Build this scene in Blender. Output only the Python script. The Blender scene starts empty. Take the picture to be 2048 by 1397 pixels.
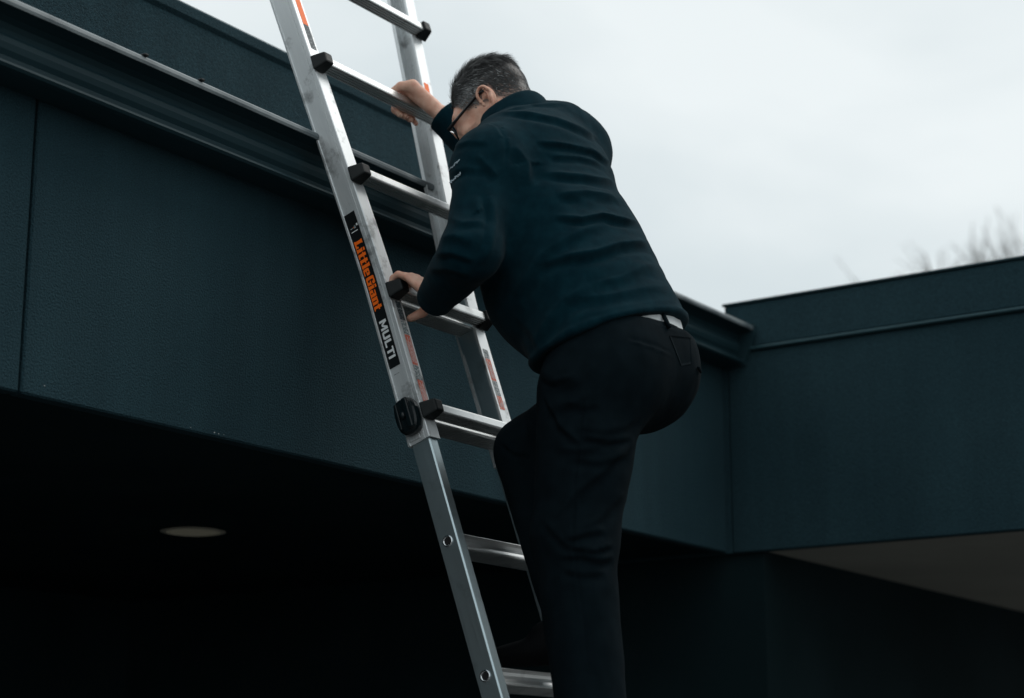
import bpy, bmesh, math, random
import numpy as np
from mathutils import Vector, Matrix, Euler
from mathutils.bvhtree import BVHTree

random.seed(4); RNG = np.random.default_rng(4)
SC = bpy.context.scene; COL = SC.collection
R = math.radians

# ------------------------------------------------------------------ camera
CAM_LOC = Vector((0, 0, 1.6)); CAM_AZ, CAM_PITCH, CAM_F = 34.3, 13.57, 3750.0
cam_d = bpy.data.cameras.new('camera'); cam = bpy.data.objects.new('camera', cam_d); COL.objects.link(cam)
cam.location = CAM_LOC; cam.rotation_euler = (R(90 + CAM_PITCH), 0, R(CAM_AZ - 90))
cam_d.sensor_width = 36; cam_d.lens = CAM_F / 2048 * 36; cam_d.clip_start = .05; cam_d.clip_end = 2000
cam_d.dof.use_dof = True; cam_d.dof.focus_distance = 4.22; cam_d.dof.aperture_fstop = 2.8; cam_d.dof.aperture_blades = 0
SC.camera = cam

# ------------------------------------------------------------------ sky and sun (overcast)
SUN_EL, SUN_AZ = 54, -30          # azimuth: degrees from +X towards +Y of the direction to the sun
world = bpy.data.worlds.new('World'); SC.world = world; world.use_nodes = True
nt = world.node_tree; nt.nodes.clear()
def N(t, typ, **kw):
    n = t.nodes.new(typ)
    for k, v in kw.items(): setattr(n, k, v)
    return n
out = N(nt, 'ShaderNodeOutputWorld'); bg = N(nt, 'ShaderNodeBackground')
sky = N(nt, 'ShaderNodeTexSky', sky_type='NISHITA', sun_disc=False)
sky.sun_elevation = R(SUN_EL); sky.sun_rotation = R(90 - SUN_AZ); sky.dust_density = 4.0
tc = N(nt, 'ShaderNodeTexCoord'); mp = N(nt, 'ShaderNodeMapping'); mp.inputs['Scale'].default_value = (1.0, 1.0, 2.6)
nz = N(nt, 'ShaderNodeTexNoise'); nz.inputs['Scale'].default_value = 2.6; nz.inputs['Detail'].default_value = 5; nz.inputs['Roughness'].default_value = .5
nz.inputs['Distortion'].default_value = .4
rp = N(nt, 'ShaderNodeValToRGB')
rp.color_ramp.elements[0].position = .33; rp.color_ramp.elements[0].color = (7.1, 7.9, 8.15, 1)
rp.color_ramp.elements[1].position = .60; rp.color_ramp.elements[1].color = (8.9, 9.5, 9.6, 1)
mx = N(nt, 'ShaderNodeMixRGB'); mx.inputs[0].default_value = .93       # mostly cloud, a little blue sky through it
nt.links.new(tc.outputs['Generated'], mp.inputs[0]); nt.links.new(mp.outputs[0], nz.inputs['Vector'])
nt.links.new(nz.outputs['Fac'], rp.inputs[0]); nt.links.new(sky.outputs[0], mx.inputs[1]); nt.links.new(rp.outputs[0], mx.inputs[2])
nt.links.new(mx.outputs[0], bg.inputs[0]); bg.inputs['Strength'].default_value = .1; nt.links.new(bg.outputs[0], out.inputs[0])

sun_d = bpy.data.lights.new('sun', 'SUN'); sun = bpy.data.objects.new('sun', sun_d); COL.objects.link(sun)
sun_d.energy = 1.1; sun_d.angle = R(28); sun_d.color = (1, .97, .93)
sdir = Vector((math.cos(R(SUN_EL)) * math.cos(R(SUN_AZ)), math.cos(R(SUN_EL)) * math.sin(R(SUN_AZ)), math.sin(R(SUN_EL))))
sun.rotation_euler = sdir.to_track_quat('Z', 'Y').to_euler(); sun.location = (0, 0, 30)

vs = SC.view_settings; vs.view_transform = 'Standard'; vs.look = 'None'; vs.exposure = 0.0; vs.gamma = 1.0; vs.use_curve_mapping = False

# ------------------------------------------------------------------ materials
def mat(name, col, rough=.6, metal=0., noise=None, bump=None, spec=.5, sheen=0, emit=None, sss=0):
    """noise=(scale, colour2, lo, hi[, detail]); bump=(scale, strength, distance[, detail])"""
    m = bpy.data.materials.new(name); m.use_nodes = True; t = m.node_tree; b = t.nodes['Principled BSDF']
    b.inputs['Base Color'].default_value = (*col, 1); b.inputs['Roughness'].default_value = rough; b.inputs['Metallic'].default_value = metal
    b.inputs['Specular IOR Level'].default_value = spec
    if sheen: b.inputs['Sheen Weight'].default_value = sheen; b.inputs['Sheen Roughness'].default_value = .45
    if sss: b.inputs['Subsurface Weight'].default_value = sss; b.inputs['Subsurface Scale'].default_value = .01
    if emit: b.inputs['Emission Color'].default_value = (*emit[0], 1); b.inputs['Emission Strength'].default_value = emit[1]
    c = N(t, 'ShaderNodeTexCoord')
    if noise:
        n = N(t, 'ShaderNodeTexNoise'); n.inputs['Scale'].default_value = noise[0]; n.inputs['Detail'].default_value = noise[4] if len(noise) > 4 else 6
        r = N(t, 'ShaderNodeValToRGB'); r.color_ramp.elements[0].position = noise[2]; r.color_ramp.elements[1].position = noise[3]
        r.color_ramp.elements[0].color = (*col, 1); r.color_ramp.elements[1].color = (*noise[1], 1)
        t.links.new(c.outputs['Object'], n.inputs['Vector']); t.links.new(n.outputs['Fac'], r.inputs[0]); t.links.new(r.outputs[0], b.inputs['Base Color'])
    if bump:
        n = N(t, 'ShaderNodeTexNoise'); n.inputs['Scale'].default_value = bump[0]; n.inputs['Detail'].default_value = bump[3] if len(bump) > 3 else 4
        bp = N(t, 'ShaderNodeBump'); bp.inputs['Strength'].default_value = bump[1]; bp.inputs['Distance'].default_value = bump[2]
        t.links.new(c.outputs['Object'], n.inputs['Vector']); t.links.new(n.outputs['Fac'], bp.inputs['Height']); t.links.new(bp.outputs[0], b.inputs['Normal'])
    return m

TEAL = (.014, .042, .054)
def stucco():
    m = bpy.data.materials.new('stucco_paint'); m.use_nodes = True; t = m.node_tree; b = t.nodes['Principled BSDF']
    b.inputs['Roughness'].default_value = .85; b.inputs['Specular IOR Level'].default_value = .12
    c = N(t, 'ShaderNodeTexCoord'); L = t.links.new
    def noise(scale, detail, mp_=None, rough=.5):
        n = N(t, 'ShaderNodeTexNoise'); n.inputs['Scale'].default_value = scale; n.inputs['Detail'].default_value = detail; n.inputs['Roughness'].default_value = rough
        if mp_:
            q = N(t, 'ShaderNodeMapping'); q.inputs['Scale'].default_value = mp_; L(c.outputs['Object'], q.inputs[0]); L(q.outputs[0], n.inputs['Vector'])
        else: L(c.outputs['Object'], n.inputs['Vector'])
        return n
    blot, streak, grain = noise(1.6, 6), noise(1, 5, (9, 9, .55), .6), noise(330, 2)
    r1 = N(t, 'ShaderNodeValToRGB'); r1.color_ramp.elements[0].position = .35; r1.color_ramp.elements[1].position = .7
    r1.color_ramp.elements[0].color = (.0155, .0405, .0520, 1); r1.color_ramp.elements[1].color = (.0215, .0520, .0650, 1)
    r2 = N(t, 'ShaderNodeValToRGB'); r2.color_ramp.elements[0].position = .38; r2.color_ramp.elements[1].position = .68
    r2.color_ramp.elements[0].color = (.90, .90, .90, 1); r2.color_ramp.elements[1].color = (1.08, 1.08, 1.07, 1)
    r3 = N(t, 'ShaderNodeValToRGB'); r3.color_ramp.elements[0].position = .3; r3.color_ramp.elements[1].position = .7
    r3.color_ramp.elements[0].color = (.62, .62, .62, 1); r3.color_ramp.elements[1].color = (1.35, 1.35, 1.35, 1)
    m1 = N(t, 'ShaderNodeMixRGB', blend_type='MULTIPLY'); m1.inputs[0].default_value = 1; m2 = N(t, 'ShaderNodeMixRGB', blend_type='MULTIPLY'); m2.inputs[0].default_value = 1
    L(blot.outputs['Fac'], r1.inputs[0]); L(streak.outputs['Fac'], r2.inputs[0]); L(grain.outputs['Fac'], r3.inputs[0])
    L(r1.outputs[0], m1.inputs[1]); L(r2.outputs[0], m1.inputs[2]); L(m1.outputs[0], m2.inputs[1]); L(r3.outputs[0], m2.inputs[2]); L(m2.outputs[0], b.inputs['Base Color'])
    bn = noise(210, 3); bp = N(t, 'ShaderNodeBump'); bp.inputs['Strength'].default_value = .75; bp.inputs['Distance'].default_value = .006
    L(bn.outputs['Fac'], bp.inputs['Height']); L(bp.outputs[0], b.inputs['Normal'])
    return m
M_stucco = stucco()
M_fascia = mat('fascia_metal', (.011, .034, .043), .55, noise=(3, (.014, .040, .050), .4, .6), spec=.25)
M_lip = mat('gutter_lip_metal', (.17, .20, .21), .42, noise=(9, (.05, .07, .08), .45, .7), spec=.5)
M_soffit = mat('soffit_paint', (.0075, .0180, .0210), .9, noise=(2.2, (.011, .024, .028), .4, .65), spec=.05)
M_soffit_tan = mat('soffit_tan', (.38, .385, .345), .8, noise=(2, (.34, .345, .31), .4, .6), spec=.2)
M_roof = mat('roof_membrane', (.08, .085, .09), .8)
M_asphalt = mat('asphalt', (.085, .085, .085), .9, noise=(.6, (.11, .108, .105), .4, .6), bump=(60, .5, .004))

def aluminium(name, col, rough, dirt=.0, brush=(300, 300, 3), metal=.6):
    m = bpy.data.materials.new(name); m.use_nodes = True; t = m.node_tree; b = t.nodes['Principled BSDF']
    b.inputs['Metallic'].default_value = metal
    c = N(t, 'ShaderNodeTexCoord'); mpn = N(t, 'ShaderNodeMapping'); mpn.inputs['Scale'].default_value = brush
    n = N(t, 'ShaderNodeTexNoise'); n.inputs['Scale'].default_value = 1; n.inputs['Detail'].default_value = 3
    t.links.new(c.outputs['Object'], mpn.inputs[0]); t.links.new(mpn.outputs[0], n.inputs['Vector'])
    rr = N(t, 'ShaderNodeMapRange'); rr.inputs['To Min'].default_value = rough - .07; rr.inputs['To Max'].default_value = rough + .09
    t.links.new(n.outputs['Fac'], rr.inputs[0]); t.links.new(rr.outputs[0], b.inputs['Roughness'])
    n2 = N(t, 'ShaderNodeTexNoise'); n2.inputs['Scale'].default_value = 13; n2.inputs['Detail'].default_value = 7; n2.inputs['Roughness'].default_value = .65
    t.links.new(c.outputs['Object'], n2.inputs['Vector'])
    r = N(t, 'ShaderNodeValToRGB'); r.color_ramp.elements[0].position = .30; r.color_ramp.elements[1].position = .46
    r.color_ramp.elements[0].color = tuple(x * (1 - dirt) for x in col) + (1,); r.color_ramp.elements[1].color = (*col, 1)
    t.links.new(n2.outputs['Fac'], r.inputs[0])
    mm = N(t, 'ShaderNodeMixRGB', blend_type='MULTIPLY'); mm.inputs[0].default_value = .12
    t.links.new(r.outputs[0], mm.inputs[1]); t.links.new(n.outputs['Fac'], mm.inputs[2]); t.links.new(mm.outputs[0], b.inputs['Base Color'])
    bp = N(t, 'ShaderNodeBump'); bp.inputs['Strength'].default_value = .12; bp.inputs['Distance'].default_value = .001
    t.links.new(n.outputs['Fac'], bp.inputs['Height']); t.links.new(bp.outputs[0], b.inputs['Normal'])
    return m
M_rail = aluminium('rail_aluminium', (.74, .77, .78), .48, .72)
M_railin = aluminium('inner_rail_aluminium', (.50, .60, .63), .36, .25, metal=.92)
M_rung = aluminium('rung_aluminium', (.70, .72, .72), .34, .3, (3, 300, 300), .85)
M_ring = mat('grommet_metal', (.75, .78, .8), .2, 1)
M_hole = mat('hole_dark', (.006, .006, .007), .9)
M_black = mat('black_plastic', (.004, .007, .008), .5, bump=(400, .15, .001), spec=.25)
M_knob = mat('knob_plastic', (.003, .008, .010), .28, spec=.35)
M_label = mat('label_black', (.004, .006, .007), .45, spec=.3)
M_orange = mat('label_orange', (1.0, .165, .010), .5, spec=.3)
M_white = mat('label_white', (.72, .75, .76), .5, spec=.3)
M_red = mat('sticker_red', (.72, .16, .10), .55, noise=(160, (.80, .38, .32), .5, .6), spec=.3)
M_grey = mat('sticker_grey', (.16, .20, .21), .55, noise=(220, (.5, .53, .54), .45, .6), spec=.3)
M_dgrey = mat('sticker_dark', (.03, .05, .06), .5, noise=(220, (.3, .33, .34), .55, .65), spec=.3)

M_jacket = mat('fleece', (.0020, .0155, .0230), .95, noise=(40, (.0034, .0225, .0320), .35, .7), bump=(700, .35, .0015, 2), spec=.04, sheen=.03)
M_trouser = mat('twill', (.0026, .0064, .0088), .9, noise=(30, (.0040, .0090, .0122), .35, .7), bump=(900, .3, .0008, 2), spec=.05)
M_shirt = mat('shirt_cotton', (.62, .65, .66), .8, bump=(60, .3, .004))
M_thread = mat('embroidery', (.55, .66, .74), .7)
M_shoe = mat('shoe_leather', (.003, .004, .005), .6, spec=.15)
M_glass = mat('glasses_black', (.006, .007, .009), .3)
M_lens = mat('lens', (.02, .02, .02), .05)
M_bark = mat('bark', (.10, .09, .08), .9)

def skin_mat():
    m = bpy.data.materials.new('skin'); m.use_nodes = True; t = m.node_tree; b = t.nodes['Principled BSDF']
    b.inputs['Roughness'].default_value = .52; b.inputs['Subsurface Weight'].default_value = .12; b.inputs['Subsurface Scale'].default_value = .012
    b.inputs['Specular IOR Level'].default_value = .4
    c = N(t, 'ShaderNodeTexCoord')
    n = N(t, 'ShaderNodeTexNoise'); n.inputs['Scale'].default_value = 45; n.inputs['Detail'].default_value = 5
    r = N(t, 'ShaderNodeValToRGB'); r.color_ramp.elements[0].position = .35; r.color_ramp.elements[1].position = .68
    r.color_ramp.elements[0].color = (.78, .48, .36, 1); r.color_ramp.elements[1].color = (.66, .33, .235, 1)
    at = N(t, 'ShaderNodeAttribute', attribute_name='stubble')
    n2 = N(t, 'ShaderNodeTexNoise'); n2.inputs['Scale'].default_value = 420; n2.inputs['Detail'].default_value = 2
    r2 = N(t, 'ShaderNodeValToRGB'); r2.color_ramp.elements[0].position = .35; r2.color_ramp.elements[1].position = .65
    r2.color_ramp.elements[0].color = (.010, .010, .011, 1); r2.color_ramp.elements[1].color = (.075, .062, .057, 1)
    mxn = N(t, 'ShaderNodeMixRGB')
    for a, bb in ((c.outputs['Object'], n.inputs['Vector']), (c.outputs['Object'], n2.inputs['Vector']), (n.outputs['Fac'], r.inputs[0]), (n2.outputs['Fac'], r2.inputs[0]),
                  (at.outputs['Fac'], mxn.inputs[0]), (r.outputs[0], mxn.inputs[1]), (r2.outputs[0], mxn.inputs[2]), (mxn.outputs[0], b.inputs['Base Color'])):
        t.links.new(a, bb)
    bp = N(t, 'ShaderNodeBump'); bp.inputs['Strength'].default_value = .25; bp.inputs['Distance'].default_value = .002
    t.links.new(n.outputs['Fac'], bp.inputs['Height']); t.links.new(bp.outputs[0], b.inputs['Normal'])
    return m
M_skin = skin_mat()
def hair_mat():
    m = bpy.data.materials.new('hair'); m.use_nodes = True; t = m.node_tree; b = t.nodes['Principled BSDF']
    b.inputs['Roughness'].default_value = .32; b.inputs['Specular IOR Level'].default_value = .22
    at = N(t, 'ShaderNodeAttribute', attribute_name='grey')
    r = N(t, 'ShaderNodeValToRGB'); r.color_ramp.elements[0].color = (.006, .006, .007, 1); r.color_ramp.elements[1].color = (.42, .43, .43, 1)
    t.links.new(at.outputs['Fac'], r.inputs[0]); t.links.new(r.outputs[0], b.inputs['Base Color'])
    return m
M_hair = hair_mat()

# ------------------------------------------------------------------ mesh helpers
def obj(name, verts, faces, m, parent=None, smooth=False):
    me = bpy.data.meshes.new(name); me.from_pydata([tuple(v) for v in verts], [], [tuple(f) for f in faces]); me.update()
    if smooth: me.polygons.foreach_set('use_smooth', [True] * len(me.polygons))
    o = bpy.data.objects.new(name, me); COL.objects.link(o)
    for mm in (m if isinstance(m, (list, tuple)) else [m]): me.materials.append(mm)
    o.parent = parent
    return o
def from_bm(name, bm, m, parent=None, smooth=False):
    bmesh.ops.recalc_face_normals(bm, faces=bm.faces)
    me = bpy.data.meshes.new(name); bm.to_mesh(me); bm.free(); me.materials.append(m)
    if smooth: me.polygons.foreach_set('use_smooth', [True] * len(me.polygons))
    o = bpy.data.objects.new(name, me); COL.objects.link(o); o.parent = parent
    return o
def tag(o, label=None, cat=None, group=None, kind=None):
    if label: o['label'] = label
    if cat: o['category'] = cat
    if group: o['group'] = group
    if kind: o['kind'] = kind
    return o
def empty(name, loc=(0, 0, 0)):
    o = bpy.data.objects.new(name, None); COL.objects.link(o); o.location = loc; o.empty_display_size = .1
    return o
def box_bm(x0, x1, y0, y1, z0, z1, bev=0, seg=1, bm=None):
    b = bmesh.new(); bmesh.ops.create_cube(b, size=1)
    for v in b.verts: v.co = Vector((x0 + (v.co.x + .5) * (x1 - x0), y0 + (v.co.y + .5) * (y1 - y0), z0 + (v.co.z + .5) * (z1 - z0)))
    if bev: bmesh.ops.bevel(b, geom=list(b.edges), offset=bev, segments=seg, affect='EDGES', profile=.5)
    return b
def box(name, x0, x1, y0, y1, z0, z1, m, parent=None, bev=0, seg=1): return from_bm(name, box_bm(x0, x1, y0, y1, z0, z1, bev, seg), m, parent)
def extrude_profile(name, prof, stations, m, parent=None, closed=True, smooth=False, caps=True):
    """prof: list of (p,q); stations: function or list giving a 3D point per (p,q)"""
    n = len(prof); V = []; F = []
    for st in stations: V += [st(p, q) for p, q in prof]
    for k in range(len(stations) - 1):
        for i in range(n if closed else n - 1):
            j = (i + 1) % n; F.append((k * n + i, k * n + j, (k + 1) * n + j, (k + 1) * n + i))
    if caps and closed: F.append(tuple(range(n))[::-1]); F.append(tuple((len(stations) - 1) * n + i for i in range(n)))
    b = bmesh.new(); vs_ = [b.verts.new(v) for v in V]
    for f in F: b.faces.new([vs_[i] for i in f])
    return from_bm(name, b, m, parent, smooth)
def tube_bm(pts, radii, seg=8):
    b = bmesh.new(); rings = []; pts = [Vector(p) for p in pts]
    if not hasattr(radii, '__len__'): radii = [radii] * len(pts)
    up0 = None
    for i, p in enumerate(pts):
        d = (pts[min(i + 1, len(pts) - 1)] - pts[max(i - 1, 0)]).normalized()
        if up0 is None: up0 = d.orthogonal().normalized()
        up0 = (up0 - d * up0.dot(d)).normalized(); s = d.cross(up0)
        rings.append([b.verts.new(p + (up0 * math.cos(2 * math.pi * k / seg) + s * math.sin(2 * math.pi * k / seg)) * radii[i]) for k in range(seg)])
    for a, c in zip(rings, rings[1:]):
        for k in range(seg): b.faces.new((a[k], a[(k + 1) % seg], c[(k + 1) % seg], c[k]))
    b.faces.new(rings[0][::-1]); b.faces.new(rings[-1])
    return b
def bm_join(dst, src, M=None):
    mp_ = {}
    for v in src.verts: mp_[v] = dst.verts.new(M @ v.co if M else v.co)
    for f in src.faces:
        try: dst.faces.new([mp_[v] for v in f.verts])
        except ValueError: pass
    src.free()

# ------------------------------------------------------------------ ground
tag(obj('ground', [(-400, -400, 0), (400, -400, 0), (400, 400, 0), (-400, 400, 0)], [(0, 1, 2, 3)], M_asphalt), kind='structure')

# ------------------------------------------------------------------ building
YW, XC, ZB = 2.85, 5.422, 2.387       # main fascia plane, inner corner, underside
bld = empty('building', (2.0, YW, 0)); BO = Vector(bld.location)
tag(bld, 'dark teal stuccoed flat-roofed building with gutter, deep canopy and side wing', 'building')
def bbox_part(name, x0, x1, y0, y1, z0, z1, m, bev=0, par=bld):
    off = BO
    return box(name, x0 - off.x, x1 - off.x, y0 - off.y, y1 - off.y, z0 - off.z, z1 - off.z, m, par, bev)
JX = 2.4495
bbox_part('fascia_panel', -6, JX - .0035, YW, YW + .04, ZB, 3.06, M_stucco, .004)
bbox_part('fascia_panel', JX + .0035, XC - .001, YW, YW + .04, ZB, 3.06, M_stucco, .004)
bbox_part('joint_backing', JX - .05, JX + .05, YW + .0405, YW + .1, ZB + .01, 3.0, M_hole)
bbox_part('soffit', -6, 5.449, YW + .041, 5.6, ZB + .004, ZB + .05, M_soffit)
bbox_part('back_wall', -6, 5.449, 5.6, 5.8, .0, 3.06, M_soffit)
bbox_part('roof_deck', -6, 5.42, YW + .03, 8.0, 3.07, 3.10, M_roof)
bbox_part('upper_wall', -6, 4.85, 3.4, 8.0, 3.10, 3.66, M_stucco, .0)
bbox_part('coping', -6, 4.86, 3.392, 8.0, 3.661, 3.712, M_stucco, .012)
# gutter: profile in (y, z), run along x
GP = [(2.848, 3.002), (2.775, 3.002), (2.764, 3.0035), (2.7585, 3.0085), (2.7595, 3.0135), (2.766, 3.0155), (2.782, 3.0165), (2.787, 3.024), (2.785, 3.036), (2.777, 3.046), (2.7725, 3.058), (2.7735, 3.070),
      (2.781, 3.080), (2.783, 3.090), (2.776, 3.100), (2.760, 3.106), (2.740, 3.109), (2.727, 3.110), (2.727, 3.113), (2.735, 3.116), (2.745, 3.1145), (2.848, 3.106)]
def gut(x): return lambda p, q: Vector((x, p, q)) - BO
gutter = extrude_profile('gutter', GP, [gut(x) for x in (-6, 5.40)], M_fascia, bld)
LP = [(2.7225, 3.1105), (2.7205, 3.1165), (2.7215, 3.1235), (2.7265, 3.1285), (2.734, 3.1295), (2.739, 3.1255), (2.738, 3.120), (2.731, 3.1155), (2.727, 3.1115)]
extrude_profile('gutter_lip', LP, [gut(x) for x in (-6, 5.40)], M_lip, gutter)
extrude_profile('gutter_end_cap', [(2.846, 2.998), (2.757, 2.998), (2.752, 3.02), (2.718, 3.10), (2.718, 3.131), (2.846, 3.131)], [gut(5.4005), gut(5.412)], M_fascia, gutter)
# small clips and scuffs on the lip
for x in (2.62, 2.79):
    from_bm('lip_clip', box_bm(x - BO.x - .006, x - BO.x + .006, 2.7175 - BO.y, 2.742 - BO.y, 3.1275, 3.133, .0015), M_black, gutter)
# wing
bbox_part('wing_wall', XC, XC + .04, -6, 2.83, ZB - .003, 3.045, M_stucco, .004)
bbox_part('wing_corner_wall', XC, XC + .026, 2.832, 3.3, ZB - .003, 3.1, M_stucco)
bbox_part('wing_parapet', XC + .004, XC + .22, -6, 2.84, 3.064, 3.212, M_stucco, .004)
bbox_part('wing_coping', XC - .004, XC + .24, -6, 2.845, 3.2125, 3.221, M_fascia, .002)
WT = [(XC + .01, 3.0465), (XC - .010, 3.0475), (XC - .0165, 3.0500), (XC - .0180, 3.0535), (XC - .0150, 3.0570), (XC - .006, 3.0610), (XC + .01, 3.0635)]
extrude_profile('drip_trim', WT, [lambda p, q, y=y: Vector((p, y, q)) - BO for y in (-6, 2.74)], mat('trim_metal', (.035, .085, .10), .35, noise=(3, (.028, .07, .085), .4, .6), spec=.5), bld)  # lighter than the fascia: the bead's sky-lit line is put into its colour
bbox_part('wing_soffit', XC + .041, 9.5, -6, 2.734, ZB + .001, ZB + .04, M_soffit_tan)
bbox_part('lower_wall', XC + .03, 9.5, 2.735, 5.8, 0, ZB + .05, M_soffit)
bbox_part('wing_roof', XC + .22, 9.5, -6, 3.4, 3.0, 3.06, M_roof)
# bits of chipped paint on the underside edge
for i, (x, z, s) in enumerate(((2.51, 2.412, .0026), (2.93, 2.395, .0026), (3.005, 2.396, .0034), (3.018, 2.395, .0026), (3.035, 2.396, .0018))):
    b = bmesh.new(); vv = [b.verts.new((x + s * random.uniform(.5, 1) * math.cos(a) - BO.x, YW - .0012 - BO.y, z + .6 * s * random.uniform(.5, 1) * math.sin(a))) for a in np.linspace(0, 6.28, 7)[:-1]]
    b.faces.new(vv); from_bm('paint_chip', b, M_grey, bld)

# recessed downlight
rl = empty('recessed_light', (4.08, 3.94, ZB)); tag(rl, 'round pale recessed downlight in the dark canopy soffit', 'light')
b = bmesh.new()
for r0, r1, z0, z1 in ((.082, .098, -.004, -.001),):
    a = [b.verts.new((r0 * math.cos(t), r0 * math.sin(t), z0)) for t in np.linspace(0, 2 * math.pi, 41)[:-1]]
    c = [b.verts.new((r1 * math.cos(t), r1 * math.sin(t), z1)) for t in np.linspace(0, 2 * math.pi, 41)[:-1]]
    e = [b.verts.new((r0 * math.cos(t), r0 * math.sin(t), .003)) for t in np.linspace(0, 2 * math.pi, 41)[:-1]]
    for i in range(40):
        j = (i + 1) % 40; b.faces.new((a[i], a[j], c[j], c[i])); b.faces.new((a[i], e[i], e[j], a[j]))
from_bm('trim_ring', b, mat('light_trim', (.5, .48, .40), .5), rl)
b = bmesh.new(); b.faces.new([b.verts.new((.081 * math.cos(t), .081 * math.sin(t), -.001)) for t in np.linspace(0, 2 * math.pi, 41)[:-1]])
from_bm('diffuser', b, mat('light_diffuser', (.42, .41, .34), .5, emit=((1, .95, .70), .022)), rl)

# ------------------------------------------------------------------ bare trees far behind the wing
def bare_tree(loc, height, seed, label):
    rnd = random.Random(seed); root = empty('bare_tree', loc); tag(root, label, 'tree', 'bare trees behind the wing roof')
    tb = bmesh.new(); cb = bmesh.new()
    def grow(p, d, L, r, lvl):
        pts = [p]; n = 4; dd = d.copy()
        for i in range(n):
            dd = (dd + Vector((rnd.gauss(0, .13), rnd.gauss(0, .13), rnd.gauss(.05, .06)))).normalized(); pts.append(pts[-1] + dd * L / n)
        bm_join(tb if lvl == 0 else cb, tube_bm(pts, [r * (1 - .55 * i / n) for i in range(n + 1)], 6 if lvl < 2 else 4))
        if lvl >= 4: return
        for k in range((7 if lvl == 0 else 5) + rnd.randint(0, 1)):
            t = rnd.uniform(.35, 1) if lvl else rnd.uniform(.45, 1); q = pts[0].lerp(pts[-1], t) if False else pts[min(int(t * n), n)]
            a = rnd.uniform(0, 6.28); s = rnd.uniform(.22, .58)
            nd = (dd + Vector((math.cos(a) * s, math.sin(a) * s, rnd.uniform(-.1, .3)))).normalized()
            grow(q, nd, L * rnd.uniform(.5, .72), r * .45 * rnd.uniform(.8, 1.1), lvl + 1)
    grow(Vector((0, 0, 0)), Vector((0, 0, 1)), height * .42, height * .022, 0)
    from_bm('trunk', tb, M_bark, root, True); from_bm('crown', cb, M_bark, root, True)
    return root
bare_tree((43.3, 13.2, 0), 19.7, 5, 'leafless blurred tree with upright twigs, rightmost above wing roof')
bare_tree((44.4, 11.7, 0), 19.6, 11, 'leafless blurred tree, middle clump of twigs above wing roof')
bare_tree((46.5, 11.5, 0), 18.5, 23, 'faint leafless tree barely rising over the wing roof, leftmost')

# ------------------------------------------------------------------ ladder
PHI = R(19.0); P5 = Vector((3.213, 2.415, 2.438)); S0 = 2.438 / math.cos(PHI)
XM = 3.400; KX = .015      # KX: how far the rails sit inside the nominal profile
lad = empty('extension_ladder', (XM, P5.y - S0 * math.sin(PHI), 0)); lad.rotation_euler = (-PHI, 0, 0)
tag(lad, 'scuffed aluminium telescoping ladder leaning on the gutter with orange lettering', 'ladder')
def LV(x, w, s): return Vector((x, -w, s + S0))       # ladder frame: x across, w out from the front, s along (0 at the rung by the lock)
def LW(x, w, s): return Vector((x, P5.y - w * math.cos(PHI) + s * math.sin(PHI), P5.z + w * math.sin(PHI) + s * math.cos(PHI)))   # world, x is world X
def flare(s, sd=-1):
    t = s - .36; k = .05
    return (.088 if sd < 0 else .155) * (0.5 * (t + math.sqrt(t * t + k * k)))
def ladder_box(name, x0, x1, w0, w1, s0, s1, m, par=lad, bev=.0, seg=1):
    return from_bm(name, box_bm(x0, x1, -w1, -w0, s0 + S0, s1 + S0, bev, seg), m, par)
SB, ST = -.060, 1.86
OUT = [(.1945, -.079), (.1985, -.078), (.199, -.0735), (.1962, -.0722), (.1962, -.0405), (.199, -.0392), (.199, -.0305), (.1975, -.0298), (.1975, -.0282), (.199, -.0275), (.1988, -.0195), (.197, -.018),
       (.158, -.018), (.1565, -.0195), (.1565, -.024), (.1592, -.024), (.1592, -.0212), (.1935, -.0212), (.1935, -.0330), (.192, -.0345), (.192, -.0375), (.1935, -.039), (.1935, -.058), (.192, -.0595), (.192, -.0625), (.1935, -.064),
       (.1935, -.0758), (.1632, -.0758), (.1632, -.068), (.1600, -.068), (.1600, -.0775), (.1615, -.079)]
INN = [(.188, -.0745), (.1915, -.072), (.192, -.0265), (.189, -.0235), (.164, -.0235), (.1610, -.0265), (.1608, -.072), (.164, -.0745)]
for sd in (-1, 1):
    sts = sorted(set([SB, .1, .22] + list(np.linspace(.28, .62, 12)) + [.9, 1.3, ST]))
    extrude_profile('outer_rail', OUT, [(lambda p, q, s=s: LV(sd * (p - KX + flare(s, sd)), q, s)) for s in sts], M_rail, lad)
    ir = extrude_profile('inner_rail', INN, [(lambda p, q, s=s: LV(sd * (p - KX), q, s)) for s in (-S0 + .06, .50)], M_railin, lad)
    ladder_box('rail_end_cap', sd * (.1765 - KX) - .0175, sd * (.1765 - KX) + .0175, -.0755, -.0225, .5005, .512, M_black, ir, .003)
    # end cap of the outer rail bottom
    ladder_box('foot', sd * (.176 - KX) - .03, sd * (.176 - KX) + .03, -.085, -.01, -S0 + .0, -S0 + .07, M_black, lad, .008, 2)
    ladder_box('rail_top_cap', sd * (.178 - KX + flare(ST, sd)) - .026, sd * (.178 - KX + flare(ST, sd)) + .026, -.084, -.013, ST + .0005, ST + .03, M_black, lad, .006, 2)
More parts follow.
